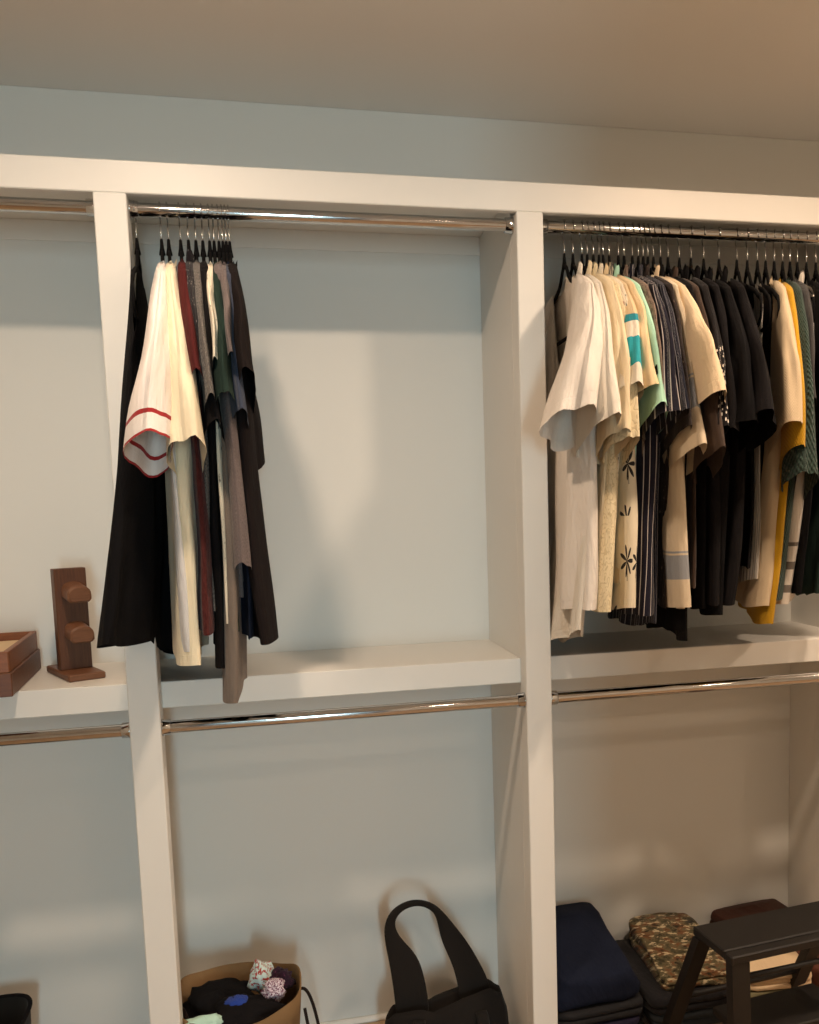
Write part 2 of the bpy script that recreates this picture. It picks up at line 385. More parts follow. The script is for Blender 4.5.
def garment(name, label, cat, x, mat, lean=0.0, length=0.9, hem=0.21, thick=0.011, fold=0.006, kf=26, sleeve=None, slv_mat=None, 
            front=None, back=None, neck='tee', group=None, tail=0.0, bend=0.0, collar_mat=None, top=1.0, seed=0, hw0=0.2, vfold=1.0, twist=0.0, patch=False, hslope=0.0, dz=0.0):
    """sleeve=(drop, half width across, half depth, sideways shift) ; front/back override it; None = sleeveless"""
    rz = math.asin(max(-.8, min(.8, lean / 0.2))); rn = random.Random(seed + 11)
    t = thing(name, label, cat, (x, RU[0], RU[1] + max(dz, -.003)), rz, group)
    p1, p2, p3 = rn.uniform(0, 6), rn.uniform(0, 6), rn.uniform(0, 6)
    nph, nt = 72, 30; V, F, UV = [], [], []
    for it in range(nt + 1):
        tt = it / nt
        for ip in range(nph):
            q = 2 * PI * ip / nph; cs, sn = math.cos(q), math.sin(q)
            hw = lerp(hw0, hem, sstep(0.1, 1, tt)) + 0.008 * math.sin(3.2 * tt + p3)
            y = hw * cs * (0.96 + 0.04 * abs(cs))
            side = 1 if sn >= 0 else -1
            zt = shoulder_z(max(-.205, min(.205, y))) + 0.004
            nk = {'tee': 0.075, 'vee': 0.07, 'shirt': 0.062, 'tank': 0.1, 'open': 0.085}[neck]
            if abs(y) < nk:
                dip = (0.075 if neck in ('tee', 'shirt') else 0.24 if neck == 'open' else 0.13) if side < 0 else 0.03
                zt -= dip * (1 - (abs(y) / nk) ** (2.4 if neck != 'vee' else 1.2))
            if neck == 'tank' and abs(y) > .11: zt -= 0.11 * sstep(.11, .2, abs(y))
            zh = -length - tail * (cs * cs - 0.5) * -1.0 + 0.008 * math.sin(11 * y + p1) + 0.006 * math.sin(31 * y + p2) - hslope * y / 0.2
            z = lerp(zt, zh, tt)
            b = lerp(0.0065, thick, sstep(0, .35, tt)) * (abs(sn) ** 0.7)
            A = fold * (0.15 + 0.85 * sstep(0.12, 0.9, tt)) * vfold
            rip = A * (math.sin(kf * y + p1 + 1.3 * tt) + 0.6 * math.sin(kf * 2.1 * y + p2 - 2 * tt)) + 0.4 * A * math.sin(7 * tt + p3 + 4 * y)
            rip += 0.35 * fold * tt ** .5 * noise.noise(Vector((y * 16 + seed, z * 6, side * .7 + seed * 1.3))) * 2.2
            xx = side * b + rip + bend * tt * tt + twist * (-y / 0.2) * tt ** 0.6
            V.append((xx, y, z)); UV.append((q / (2 * PI) * 0.9, (1 - tt) * (length - .1)))
    for it in range(nt):
        for ip in range(nph):
            F.append((it * nph + ip, (it + 1) * nph + ip, (it + 1) * nph + (ip + 1) % nph, it * nph + (ip + 1) % nph))
    mesh('body', V, F, mat, t, UV)
    # collar / neckband
    if neck in ('shirt', 'tee', 'vee'):
        V, F, UV = [], [], []; n = 28; rows = 4; hgt = 0.034 if neck == 'shirt' else 0.012
        for r in range(rows):
            f = r / (rows - 1)
            for j in range(n):
                q = 2 * PI * j / n; cs, sn = math.cos(q), math.sin(q); side = -1 if sn < 0 else 1
                nk = 0.062
                y = nk * cs * (1.0 + 0.06 * f); dip = (0.075 if neck != 'vee' else .13) if side < 0 else 0.03
                z = shoulder_z(y) + .002 - dip * (1 - abs(cs) ** 2.4) + hgt * f + .002 * math.sin(9 * q + p1)
                V.append(((0.008 + .006 * f) * sn, y, z)); UV.append((j / n * .4, hgt * f))
        for r in range(rows - 1):
            for j in range(n): F.append((r * n + j, r * n + (j + 1) % n, (r + 1) * n + (j + 1) % n, (r + 1) * n + j))
        mesh('collar', V, F, collar_mat or mat, t, UV)
    for sgn, sp in ((-1, front or sleeve), (1, back or sleeve)):
        if sp is None or sp is False: continue
        drop, hx, hu, dx = sp[:4]; out = sp[4] if len(sp) > 4 else 0.06
        tilt1 = sp[5] if len(sp) > 5 else 0.45
        if sgn > 0: out *= 0.3; hu *= 0.82; hx = min(hx, .03)      # the rear sleeve hangs close, clear of the wall
        ns, nf = 18, 30; V, F, UV = [], [], []
        q1, q2 = rn.uniform(0, 6), rn.uniform(0, 6)
        for i in range(ns + 1):
            s = i / ns
            uc = 0.160 + out * s ** 0.9 + 0.02 * sstep(0, .3, s); zc = shoulder_z(.160) + .008 - drop * (s ** 1.15)
            ha = lerp(0.052, hu, sstep(0, 0.7, s))
            hb = lerp(0.009, hx, s ** 0.85)
            tl = lerp(-0.45, tilt1, sstep(0, 0.8, s))
            for j in range(nf):
                q = 2 * PI * j / nf; cs, sn = math.cos(q), math.sin(q)
                rr = 1 + s * 0.09 * math.sin(3 * q + q1) + s * 0.05 * math.sin(5 * q + q2 + 2 * s) + (0.12 + .3 * s) * noise.noise(Vector((cs * 1.6 + q1, sn * 1.6, s * 3 + seed))) * .6
                du = ha * cs * rr
                V.append((hb * sn * rr + dx * s ** 1.2 + .004 * s * math.sin(6 * s + q1), sgn * (uc + du), zc + tl * du))
                UV.append((j / nf * 0.36, (1 - s) * drop))
        for i in range(ns):
            for j in range(nf):
                f = (i * nf + j, i * nf + (j + 1) % nf, (i + 1) * nf + (j + 1) % nf, (i + 1) * nf + j)
                F.append(f if sgn > 0 else f[::-1])
        V.append((0, sgn * .16, shoulder_z(.16) + .012)); UV.append((.18, drop)); k = len(V) - 1
        for j in range(nf): F.append((j, (j + 1) % nf, k))
        so = mesh('sleeve', V, F, slv_mat or mat, t, UV)
        if patch and sgn < 0:                     # small woven label lying on the sleeve, a few rings above the hem
            pv, pf, pu = [], [], []
            js = [nf - 6 + k for k in range(5)]
            for i in (ns - 4, ns - 3):
                for j in js:
                    c0 = Vector(V[i * nf + j % nf]); ctr = sum((Vector(V[i * nf + jj]) for jj in range(nf)), Vector()) / nf
                    pv.append(c0 + (c0 - ctr).normalized() * .0025); pu.append((j * .01, i * .01))
            for k in range(len(js) - 1): pf.append((k, k + 1, len(js) + k + 1, len(js) + k))
            mesh('sleeve_label', pv, pf, VELVET, so, pu)['label'] = 'small dark woven label'
    return t

# ---- cloth materials
BLK = cloth('black_cotton', (13, 12, 14), sheen=0); BLK2 = cloth('black_jersey', (18, 16, 18), sheen=0); BLK3 = cloth('black_brown_cloth', (26, 20, 20), sheen=0)
WHT = cloth('white_linen', (234, 225, 214), wr=0.9); WHT2 = cloth('off_white_linen', (230, 222, 208), wr=0.9)
WRED = cloth('white_red_stripe', (234, 226, 220), 'bands', bands=[(0.030, 0.037, (158, 44, 46)), (0.0, 0.004, (158, 44, 46))])
WBODY = cloth('white_tee', (214, 212, 210))
CREAM = cloth('cream_cotton', (238, 226, 196)); CREAM2 = cloth('cream_cloth', (230, 212, 178))
MAROON = cloth('maroon_cotton', (78, 30, 30), sheen=0); MAROON_H = cloth('maroon_faded', (66, 27, 26), 'heather', other=(84, 38, 36), scale=60)
DOT = cloth('dark_dotted', (26, 20, 24), 'dots', other=(190, 180, 175), scale=75, r=0.16)
HGREY = cloth('grey_heather', (128, 122, 116), 'heather', other=(52, 50, 50), scale=190)
MGREY = cloth('mauve_grey_tee', (122, 110, 107), 'heather', other=(92, 82, 82), scale=260); TAUPE = cloth('taupe_tee', (128, 116, 106), 'heather', other=(104, 94, 86))
IVPRINT = cloth('ivory_print', (232, 222, 200), 'print', other=(120, 112, 100), scale=45, t=0.62)
DGREEN = cloth('dark_green_cotton', (36, 52, 46), sheen=0); NAVY = cloth('navy_cotton', (28, 34, 50), sheen=0); BLUEG = cloth('slate_blue_cotton', (60, 66, 82))
LACE = cloth('cream_lace', (228, 212, 176), 'lace', other=(196, 178, 138), scale=42)
FLORAL = cloth('pale_floral', (226, 214, 192), 'print', other=(110, 112, 104), scale=34, t=0.6, third=(176, 132, 112))
TEALS = cloth('tan_teal_stripe', (214, 190, 152), 'bands', bands=[(0.0, 0.035, (228, 218, 200)), (0.035, 0.095, (48, 158, 170)), (0.095, 0.14, (228, 218, 200)), (0.14, 0.165, (40, 140, 156))])
TAN = cloth('tan_cotton', (222, 198, 158)); BEIGE = cloth('beige_cotton', (222, 200, 168)); BEIGE_D = cloth('light_oatmeal', (214, 198, 172), 'bands', bands=[(0.07, 0.13, (150, 154, 160)), (.135, .14, (150, 154, 160))])
PALM = cloth('cream_palm_print', (226, 214, 188), 'palm', other=(48, 46, 46))
MINT = cloth('mint_print', (176, 222, 198), 'dots', other=(214, 196, 180), scale=22, r=0.14)
GBRN = cloth('grey_brown_check', (138, 120, 106), 'print', other=(96, 80, 72), scale=60, t=0.5)
NSTR = cloth('navy_white_stripe', (28, 27, 40), 'vstripe', other=(196, 190, 188), freq=30, duty=0.13)
NSTR2 = cloth('navy_fine_stripe', (24, 26, 40), 'vstripe', other=(170, 168, 172), freq=52, duty=0.09)
DBRN = cloth('dark_brown_cotton', (70, 56, 48)); DPRINT = cloth('dark_brown_print', (44, 36, 34), 'print', other=(120, 104, 92), scale=50, t=0.62)
BDOT = cloth('black_white_dots', (22, 19, 21), 'dots', other=(220, 212, 200), scale=95, r=0.33, vmax=0.17)
GREYW = cloth('pale_grey_pleat', (206, 200, 190), 'vstripe', other=(120, 116, 112), freq=60, duty=0.25)
KCREAM = cloth('cream_knit', (222, 200, 166), 'knit', fx=1300, fy=1000, wr=0.4); KYEL = cloth('mustard_knit', (204, 158, 36), 'knit', fx=800, fy=800, other=(170, 124, 20), wr=0.5)
KGRN = cloth('green_cable_knit', (58, 76, 68), 'knit', fx=420, fy=420, other=(34, 48, 42), wr=0.6, hk=0.4); DGREY = cloth('charcoal_cotton', (62, 60, 60))
WBAND = cloth('white_with_bands', (222, 214, 202), 'bands', bands=[(0.03, 0.05, (120, 112, 104)), (0.09, 0.11, (120, 112, 104)), (.15, .16, (120, 112, 104))])

# ---- half-empty rail: twelve garments pushed to the post
GM = 'garments on the half-empty rail'; HG_M = 'hangers on the half-empty rail'; HG_R = 'hangers on the crowded rail'; GR = 'garments on the crowded rail'
MID = [
 # X, lean, name, label, what, mat, kwargs
 (0.011, 0.012, 'sleeveless_dress', 'long black sleeveless dress hanging against the post, outermost on its rail', 'the long black dress', BLK, dict(length=.92, hem=.24, thick=.026, fold=.012, neck='tank', bend=-.026, seed=1, cat='dress', twist=-.046, hslope=.035)),
 (0.060, 0.016, 'baseball_shirt', 'white tee with red stripes round its sleeve hem', 'the red-striped white tee', WBODY, dict(length=.89, sleeve=(.365, .038, .085, -.036, .075), slv=WRED, seed=2, thick=.014, bend=.012, dz=-.014)),
 (0.074, 0.019, 'tee_shirt', 'cream short-sleeved tee beside the red-striped white tee', 'the cream tee', CREAM, dict(length=.915, sleeve=(.375, .034, .085, .012, .075), thick=.030, fold=.009, seed=3, hem=.215, bend=-.004, dz=-.006)),
 (0.098, 0.017, 'tee_shirt', 'maroon tee with a faded red body', 'the maroon tee', MAROON_H, dict(length=.865, sleeve=(.26, .022, .075, .010, .055), slv=MAROON, seed=4, thick=.018, hem=.22, bend=.004)),
 (0.114, 0.014, 'dotted_shirt', 'dark shirt with tiny pale dots, behind the maroon tee', 'the dark dotted shirt', DOT, dict(length=.85, sleeve=(.24, .012, .07, .006, .05), seed=5, neck='shirt', hem=.19)),
 (0.129, 0.012, 'tee_shirt', 'grey heather tee with a narrow speckled sleeve', 'the grey heather tee', HGREY, dict(length=.83, sleeve=(.30, .014, .075, .008, .055), seed=6, hem=.18)),
 (0.143, 0.010, 'tee_shirt', 'plain black tee between grey heather and ivory shirts', 'the plain black tee', BLK2, dict(length=.93, sleeve=(.34, .018, .07, .0, .04), seed=7, thick=.016, hem=.21, bend=-.004)),
 (0.157, 0.008, 'print_shirt', 'ivory printed shirt with a thin pale sleeve', 'the ivory printed shirt', IVPRINT, dict(length=.85, sleeve=(.22, .008, .07, .002, .05), seed=8, thick=.010, hem=.21, dz=-.02)),
 (0.166, 0.010, 'tee_shirt', 'dark green tee beside the ivory printed shirt', 'the dark green tee', DGREEN, dict(length=.86, sleeve=(.29, .018, .08, .006, .06), seed=9, hem=.19, dz=-.012)),
 (0.176, 0.004, 'tee_shirt', 'long taupe grey tee hanging lowest, over the shelf edge', 'the long taupe tee', TAUPE, dict(length=1.00, hem=.215, front=(.60, .016, .05, .014, .02), back=(.2, .014, .07, 0, .04), seed=10, thick=.022, fold=.004, bend=-.016, slv=MGREY)),
 (0.184, 0.006, 'tee_shirt', 'mauve grey tee with a thin short sleeve beside the black tee', 'the mauve grey tee', MGREY, dict(length=.80, sleeve=(.21, .009, .07, .006, .05), seed=11, hem=.16, dz=-.008)),
 (0.191, 0.010, 'tee_shirt', 'navy tee with a slate blue sleeve beside the last black tee', 'the navy tee', NAVY, dict(length=.88, sleeve=(.31, .016, .06, .004, .03), slv=BLUEG, seed=12, hem=.18, dz=-.015)),
 (0.198, 0.010, 'tee_shirt', 'black tee with a wide sleeve, facing the empty rail', 'the wide-sleeved black tee', BLK3, dict(length=.90, hem=.215, sleeve=(.25, .018, .075, .016, .05), back=(.36, .034, .075, .030, .03), seed=13, thick=.024, fold=.006, bend=.022)),
]
def hang(rows, grp, hgrp):
    for (x, lean, nm, label, what, m, kw) in rows:
        kw = dict(kw); cat = kw.pop('cat', 'shirt'); sm = kw.pop('slv', None); kw.pop('top', None)
        g = garment(nm, label, cat, x, m, lean=lean, slv_mat=sm, group=grp, **kw)
        hanger(x, g.rotation_euler.z, 'slim black velvet hanger with steel hook holding ' + what, hgrp)
hang(MID, GM, HG_M)

# ---- crowded rail
def S(drop, hx, hu=.075, dx=0.0, out=.06, tilt=.45): return (drop, hx, hu, dx, out, tilt)
RIGHT = [
 (.945, -.010, 'linen_shirt', 'white linen shirt with wide loose sleeve, first on the crowded rail beside the post', 'the first white linen shirt', WHT, dict(length=.86, sleeve=S(.325, .054, .085, -.060, .075), neck='open', thick=.030, fold=.008, bend=-.02, seed=21, hem=.225)),
 (.966, -.012, 'linen_shirt', 'long off-white linen shirt hanging lower than its white neighbour', 'the long off-white linen shirt', WHT2, dict(length=.935, sleeve=S(.35, .036, .085, -.024, .075), neck='shirt', thick=.020, fold=.007, bend=-.05, tail=.05, seed=22, hem=.20)),
 (.988, -.008, 'shirt', 'cream shirt with plain sleeve beside the white linen shirts', 'the plain cream shirt', CREAM2, dict(length=.85, sleeve=S(.37, .026, .08, -.012, .07), neck='shirt', seed=23, bend=-.03, dz=.004, hem=.19)),
 (1.001, -.008, 'lace_shirt', 'cream lace-patterned shirt with embossed swirls', 'the cream lace shirt', LACE, dict(length=.87, sleeve=S(.38, .028, .08, -.008, .065), neck='shirt', thick=.030, fold=.006, seed=24, bend=-.03, hem=.22)),
 (1.016, -.014, 'floral_shirt', 'pale shirt with small grey and pink floral print', 'the pale floral shirt', FLORAL, dict(length=.82, sleeve=S(.27, .018, .07, 0, .05), neck='shirt', seed=25, bend=-.02, hem=.18)),
 (1.030, -.018, 'striped_shirt', 'tan shirt with white and bright teal bands on its sleeve', 'the teal-banded shirt', TAN, dict(length=.82, sleeve=S(.27, .026, .075, -.014, .080), slv=TEALS, neck='shirt', seed=26, bend=-.02, dz=-.012, hem=.18)),
 (1.040, -.012, 'palm_shirt', 'cream shirt with black palm leaf print', 'the palm print shirt', PALM, dict(length=.875, sleeve=S(.28, .030, .075, .0, .06), slv=TAN, neck='shirt', thick=.028, fold=.006, seed=27, bend=-.012, hem=.215)),
 (1.055, -.014, 'mint_shirt', 'mint green shirt with small dark label on its sleeve', 'the mint green shirt', MINT, dict(length=.80, sleeve=S(.315, .024, .08, .014, .06), neck='shirt', seed=28, hem=.17, dz=-.010, patch=True)),
 (1.078, -.018, 'shirt', 'grey-brown checked shirt beside the mint shirt', 'the grey-brown checked shirt', GBRN, dict(length=.82, sleeve=S(.27, .016, .07, 0, .05), neck='shirt', seed=29, hem=.17, dz=-.014)),
 (1.092, -.014, 'striped_shirt', 'navy shirt with bold white vertical stripes', 'the bold-striped navy shirt', NSTR, dict(length=.89, sleeve=S(.33, .028, .08, .0, .06), neck='shirt', thick=.032, fold=.007, seed=30, bend=-.02, hem=.215)),
 (1.113, -.016, 'striped_shirt', 'navy shirt with fine white stripes behind the bold-striped one', 'the fine-striped navy shirt', NSTR2, dict(length=.92, sleeve=S(.33, .026, .075, .006, .055), neck='shirt', seed=31, bend=-.02, hem=.18)),
 (1.128, -.012, 'shirt', 'dark brown printed shirt half hidden beside the beige shirt', 'the dark brown printed shirt', DPRINT, dict(length=.86, sleeve=S(.36, .016, .07, 0, .05), neck='shirt', seed=32, hem=.18)),
 (1.140, -.012, 'shirt', 'oatmeal shirt with grey-blue band above its hem', 'the oatmeal banded shirt', BEIGE_D, dict(length=.87, sleeve=S(.40, .026, .07, .010, .05), neck='tee', thick=.030, fold=.006, seed=33, bend=.02, hem=.22)),
 (1.152, -.008, 'shirt', 'beige shirt with broad plain sleeve beside the black garments', 'the broad-sleeved beige shirt', BEIGE, dict(length=.87, sleeve=S(.30, .038, .085, .016, .080), neck='shirt', seed=34, bend=.015, hem=.19)),
 (1.166, -.018, 'shirt', 'black shirt tucked behind the beige sleeve', 'the black shirt behind the beige sleeve', BLK, dict(length=.92, sleeve=S(.30, .012, .07, 0, .04), neck='shirt', seed=35, hem=.18)),
 (1.184, -.022, 'tee_shirt', 'black jersey tee next to the brown shirt', 'the black jersey tee', BLK2, dict(length=.95, sleeve=S(.28, .014, .07, 0, .04), seed=36, hem=.19)),
 (1.203, -.026, 'shirt', 'dark brown shirt with long half sleeve', 'the dark brown shirt', DBRN, dict(length=.84, sleeve=S(.41, .026, .08, .012, .055), neck='shirt', seed=37, hem=.18, dz=-.014)),
 (1.232, -.032, 'dotted_shirt', 'black shirt with white dots towards its sleeve hem', 'the dotted black shirt', BLK, dict(length=.87, sleeve=S(.36, .022, .08, .004, .06), slv=BDOT, neck='shirt', seed=38, hem=.19)),
 (1.262, -.036, 'jacket', 'thin black jacket behind the dotted shirt', 'the thin black jacket', BLK2, dict(length=.88, sleeve=S(.37, .026, .08, .0, .05), neck='shirt', seed=39, thick=.025)),
 (1.295, -.040, 'jacket', 'black cotton jacket with wide sleeve', 'the wide-sleeved black jacket', BLK, dict(length=.885, sleeve=S(.35, .034, .085, .006, .065), neck='shirt', thick=.03, seed=40, bend=-.02, dz=-.006)),
 (1.335, -.046, 'jacket', 'black jacket with the broadest sleeve, next to the pale pleated top', 'the broadest-sleeved black jacket', BLK2, dict(length=.87, sleeve=S(.34, .036, .085, .012, .07), neck='shirt', thick=.03, seed=41, bend=-.03, hem=.2)),
 (1.382, -.050, 'vest_top', 'black tank top with its loop strap showing', 'the black tank top', BLK, dict(length=.80, neck='tank', seed=42, hw0=.15, bend=-.02, hem=.18)),
 (1.410, -.056, 'pleated_blouse', 'pale grey pleated top between black and cream garments', 'the pale pleated top', GREYW, dict(length=.82, neck='tank', thick=.014, seed=43, hw0=.15, bend=-.02, hem=.17)),
 (1.437, -.060, 'vest_top', 'thin black tank top beside the cream cardigan', 'the thin black tank top', BLK3, dict(length=.78, neck='tank', seed=44, hw0=.15, bend=-.02, hem=.17)),
 (1.459, -.066, 'cardigan', 'cream knit cardigan with soft wide sleeve', 'the cream cardigan', KCREAM, dict(length=.875, sleeve=S(.36, .034, .085, .002, .06), neck='vee', thick=.032, fold=.008, seed=45, bend=-.045)),
 (1.482, -.070, 'sweater', 'mustard yellow knit sweater', 'the mustard sweater', KYEL, dict(length=.91, sleeve=S(.40, .028, .08, .0, .06), thick=.026, seed=46, bend=-.045, dz=-.012)),
 (1.505, -.072, 'sweater', 'dark green cable knit sweater', 'the green cable sweater', KGRN, dict(length=.88, sleeve=S(.46, .034, .085, .0, .06), thick=.026, seed=47, bend=-.045)),
 (1.525, -.074, 'tee_shirt', 'charcoal tee behind the green cable sweater', 'the charcoal tee', DGREY, dict(length=.82, sleeve=S(.3, .016, .07, 0, .05), seed=48, bend=-.04, hem=.18)),
 (1.545, -.076, 'striped_shirt', 'white shirt with thin dark bands above its hem', 'the banded white shirt', WBAND, dict(length=.875, back=S(.3, .026, .08, 0, .06), neck='shirt', thick=.032, seed=49, bend=-.05)),
 (1.570, -.076, 'tee_shirt', 'black tee past the banded white shirt', 'the black tee past the banded white shirt', BLK, dict(length=.86, sleeve=S(.3, .022, .08, 0, .06), seed=50, bend=-.04)),
 (1.596, -.070, 'tee_shirt', 'dark green tee past the black one', 'the far dark green tee', DGREEN, dict(length=.86, sleeve=S(.3, .022, .08, 0, .06), seed=51, bend=-.04)),
 (1.622, -.060, 'shirt', 'off-white linen shirt last on the crowded rail', 'the last off-white shirt', WHT2, dict(length=.86, sleeve=S(.3, .026, .08, 0, .06), neck='shirt', seed=52, bend=-.04)),
]
hang(RIGHT, GR, HG_R)

# ------------------------------------------------------------------ things on the left shelf
WAL = wood('walnut_wood', (84, 50, 32), (112, 70, 44), (30, 30, 2)); WALE = wood('light_peg_wood', (112, 72, 48), (132, 88, 60), (2, 30, 30))
OAK1 = wood('valet_box_wood', (122, 70, 38), (150, 92, 52), (2, 12, 12)); OAK2 = wood('valet_box_dark_wood', (96, 56, 34), (120, 72, 42), (2, 12, 12))
FELT = cloth('beige_felt', (214, 188, 150), wr=.1)
def rbox(name, x0, x1, y0, y1, z0, z1, m, p, bev): return box(name, x0, x1, y0, y1, z0, z1, m, p, bev)
st = thing('watch_stand', 'small walnut watch stand with two lighter pegs on a flat base', 'stand', (0, 0, 0))
ca = Vector((-.201, .109, 0)); aa = Vector((.894, .447, 0)); bb = Vector((-.447, .894, 0))
cc = ca + aa * .040 + bb * .095
st.location = (cc.x, cc.y, ST); st.rotation_euler = (0, 0, math.atan2(.447, .894))
box('base', -.040, .040, -.095, .095, 0, .016, WALE, st, .003)
box('upright', -.035, .035, -.014, .014, .016, .250, WAL, st, .0015)
for pz in (.108, .200):
    # peg of D-shaped section running front to back through the upright
    pr = []
    for i in range(15):
        q = PI * i / 14; pr.append((.026 * math.cos(q), .022 * math.sin(q) ** .8))
    pr += [(-.026, -.010), (-.020, -.016), (.020, -.016), (.026, -.010)]
    V, F = [], []; n = len(pr)
    for (yy, k) in ((-.066, .82), (-.062, 1), (-.0, 1), (.062, 1), (.066, .82)):
        for (a, b) in pr: V.append((a * k + .004, yy, pz + b * k - .010 * (yy < -.03)))
    for r in range(4):
        for j in range(n): F.append((r * n + j, r * n + (j + 1) % n, (r + 1) * n + (j + 1) % n, (r + 1) * n + j))
    F += [tuple(reversed(range(n))), tuple(range(4 * n, 5 * n))]
    fix_normals(mesh('peg', V, F, WALE, st, smooth=False))

vb = thing('valet_box', 'wooden valet box with open felt-lined tray on top', 'box', (-.284, -.012, ST), math.atan2(.028, .361))
W_, D_ = .26, .352
box('lower_box', -W_, 0, 0, D_, 0, .050, OAK2, vb, .002)
for nm, r in (('tray_side', (-W_ + .004, -.004, .004, .016)), ('tray_side', (-W_ + .004, -.004, D_ - .016, D_ - .004)), ('tray_side', (-.016, -.004, .016, D_ - .016)), ('tray_side', (-W_ + .004, -W_ + .016, .016, D_ - .016))):
    box(nm, r[0], r[1], r[2], r[3], .050, .094, OAK1, vb, .0015)
box('felt_lining', -W_ + .016, -.016, .016, D_ - .016, .050, .076, FELT, vb, .004)

# ------------------------------------------------------------------ floor: bags
def loft(name, rings, mat, parent=None, close_top=False, close_bottom=True, uvs=True, smooth=True):
    n = len(rings[0]); V = [p for r in rings for p in r]; F = []
    for i in range(len(rings) - 1):
        for j in range(n): F.append((i * n + j, i * n + (j + 1) % n, (i + 1) * n + (j + 1) % n, (i + 1) * n + j))
    if close_bottom: F.append(tuple(reversed(range(n))))
    if close_top: F.append(tuple(range((len(rings) - 1) * n, len(rings) * n)))
    UV = [(V[k][0] + .35 * V[k][2], V[k][1] + V[k][2]) for k in range(len(V))]
    return fix_normals(mesh(name, V, F, mat, parent, UV, smooth))
def sup(q, a, b, e=3.0):
    c, s = math.cos(q), math.sin(q)
    return a * math.copysign(abs(c) ** (2 / e), c), b * math.copysign(abs(s) ** (2 / e), s)
KRAFT = cloth('kraft_paper', (124, 98, 68), rough=.75, wr=.25, sheen=0); ROPE = cloth('dark_rope', (30, 22, 20), wr=.1)
pb = thing('paper_bag', 'brown kraft paper bag, open and stuffed with clothes', 'bag', (.125, .125, 0))
rings = []; n = 64
prof = [(0, .84, .80), (.06, .87, .84), (.14, .92, .90), (.22, .97, .96), (1.0, 1, 1)]
for z, fa, fb in prof:
    r = []
    for j in range(n):
        q = 2 * PI * j / n; x, y = sup(q, .146 * fa, .122 * fb, 2.7)
        zz = z if z < .9 else .272 + .012 * math.sin(q) + .010 * math.cos(2 * q + .4) + .004 * math.sin(5 * q)
        r.append((x, y, zz))
    rings.append(r)
inner = []
for i, r in enumerate(reversed(rings)):
    k = .975; inner.append([(x * k, y * k, z if i == 0 else max(z, .012)) for (x, y, z) in r])
loft('paper_shell', rings + inner, KRAFT, pb, close_top=True)
def bez(p, n=18):
    p = [Vector(v) for v in p]; out = []
    for i in range(n + 1):
        t = i / n; out.append(p[0] * (1 - t) ** 3 + p[1] * 3 * t * (1 - t) ** 2 + p[2] * 3 * t * t * (1 - t) + p[3] * t ** 3)
    return out
tube('rope_handle', bez([(.139, .0, .250), (.166, -.01, .285), (.186, -.03, .16), (.19, -.05, .09)]) + bez([(.19, -.05, .09), (.19, -.07, .05), (.17, -.10, .09), (.150, -.086, .25)])[1:], .004, ROPE, pb, 8)
tube('rope_handle', bez([(-.147, .01, .245), (-.13, -.0, .25), (-.13, -.01, .24), (-.12, -.02, .225)]), .004, ROPE, pb, 8)

def heap(name, label, cat, c, r, mat, seed, amp=.35, group=None, fr=9):
    rn = Vector((seed * 3.1, seed * 1.7, seed)); V, F, UV = [], [], []; nu, nv = 28, 16
    for i in range(nv + 1):
        th = PI * i / nv
        for j in range(nu):
            ph = 2 * PI * j / nu; d = Vector((math.sin(th) * math.cos(ph), math.sin(th) * math.sin(ph), math.cos(th)))
            k = 1 + amp * noise.noise(d * 1.6 + rn) + amp * .5 * noise.noise(d * 4 + rn)
            k += amp * .25 * (1 - abs(noise.noise(d * 3 + rn * 2)) * 3)
            V.append((d.x * r[0] * k, d.y * r[1] * k, d.z * r[2] * k)); UV.append((j / nu * .3, i / nv * .2))
    for i in range(nv):
        for j in range(nu): F.append((i * nu + j, (i + 1) * nu + j, (i + 1) * nu + (j + 1) % nu, i * nu + (j + 1) % nu))
    o = mesh(name, V, F, mat, None, UV); o.location = c; return tag(o, label, cat, group)
MINTW = cloth('pale_mint_cloth', (190, 226, 210)); BLUE = cloth('royal_blue_cloth', (40, 66, 150)); PINKP = cloth('pink_print_cloth', (226, 214, 224), 'print', other=(110, 40, 80), scale=110, t=.5, third=(60, 40, 60))
WHRED = cloth('white_red_print', (206, 226, 222), 'print', other=(170, 70, 66), scale=70, t=.52); PLUM = cloth('plum_print', (50, 30, 48), 'print', other=(120, 60, 90), scale=70, t=.6)
GB = 'crumpled clothes in the paper bag'
heap('crumpled_shirt', 'crumpled black shirt filling the paper bag', 'clothing', (.075, .150, .225), (.088, .080, .045), BLK, 1, group=GB)
heap('crumpled_shirt', 'crumpled charcoal shirt in the middle of the paper bag', 'clothing', (.135, .085, .230), (.090, .058, .036), BLK2, 2, group=GB)
heap('crumpled_cloth', 'pale mint cloth at the near rim of the paper bag', 'clothing', (.045, .040, .245), (.045, .020, .022), MINTW, 3, .3, GB)
heap('crumpled_cloth', 'royal blue cloth patch among the black clothes in the bag', 'clothing', (.118, .082, .268), (.026, .020, .010), BLUE, 4, .25, GB)
heap('crumpled_cloth', 'pale cloth with red print leaning up in the paper bag', 'clothing', (.175, .170, .272), (.030, .024, .040), WHRED, 5, .35, GB)
heap('crumpled_cloth', 'white and pink printed cloth at the side of the bag', 'clothing', (.205, .115, .262), (.026, .022, .026), PINKP, 6, .4, GB)
heap('crumpled_cloth', 'dark plum printed cloth in the corner of the paper bag', 'clothing', (.218, .165, .258), (.032, .030, .028), PLUM, 7, .4, GB)

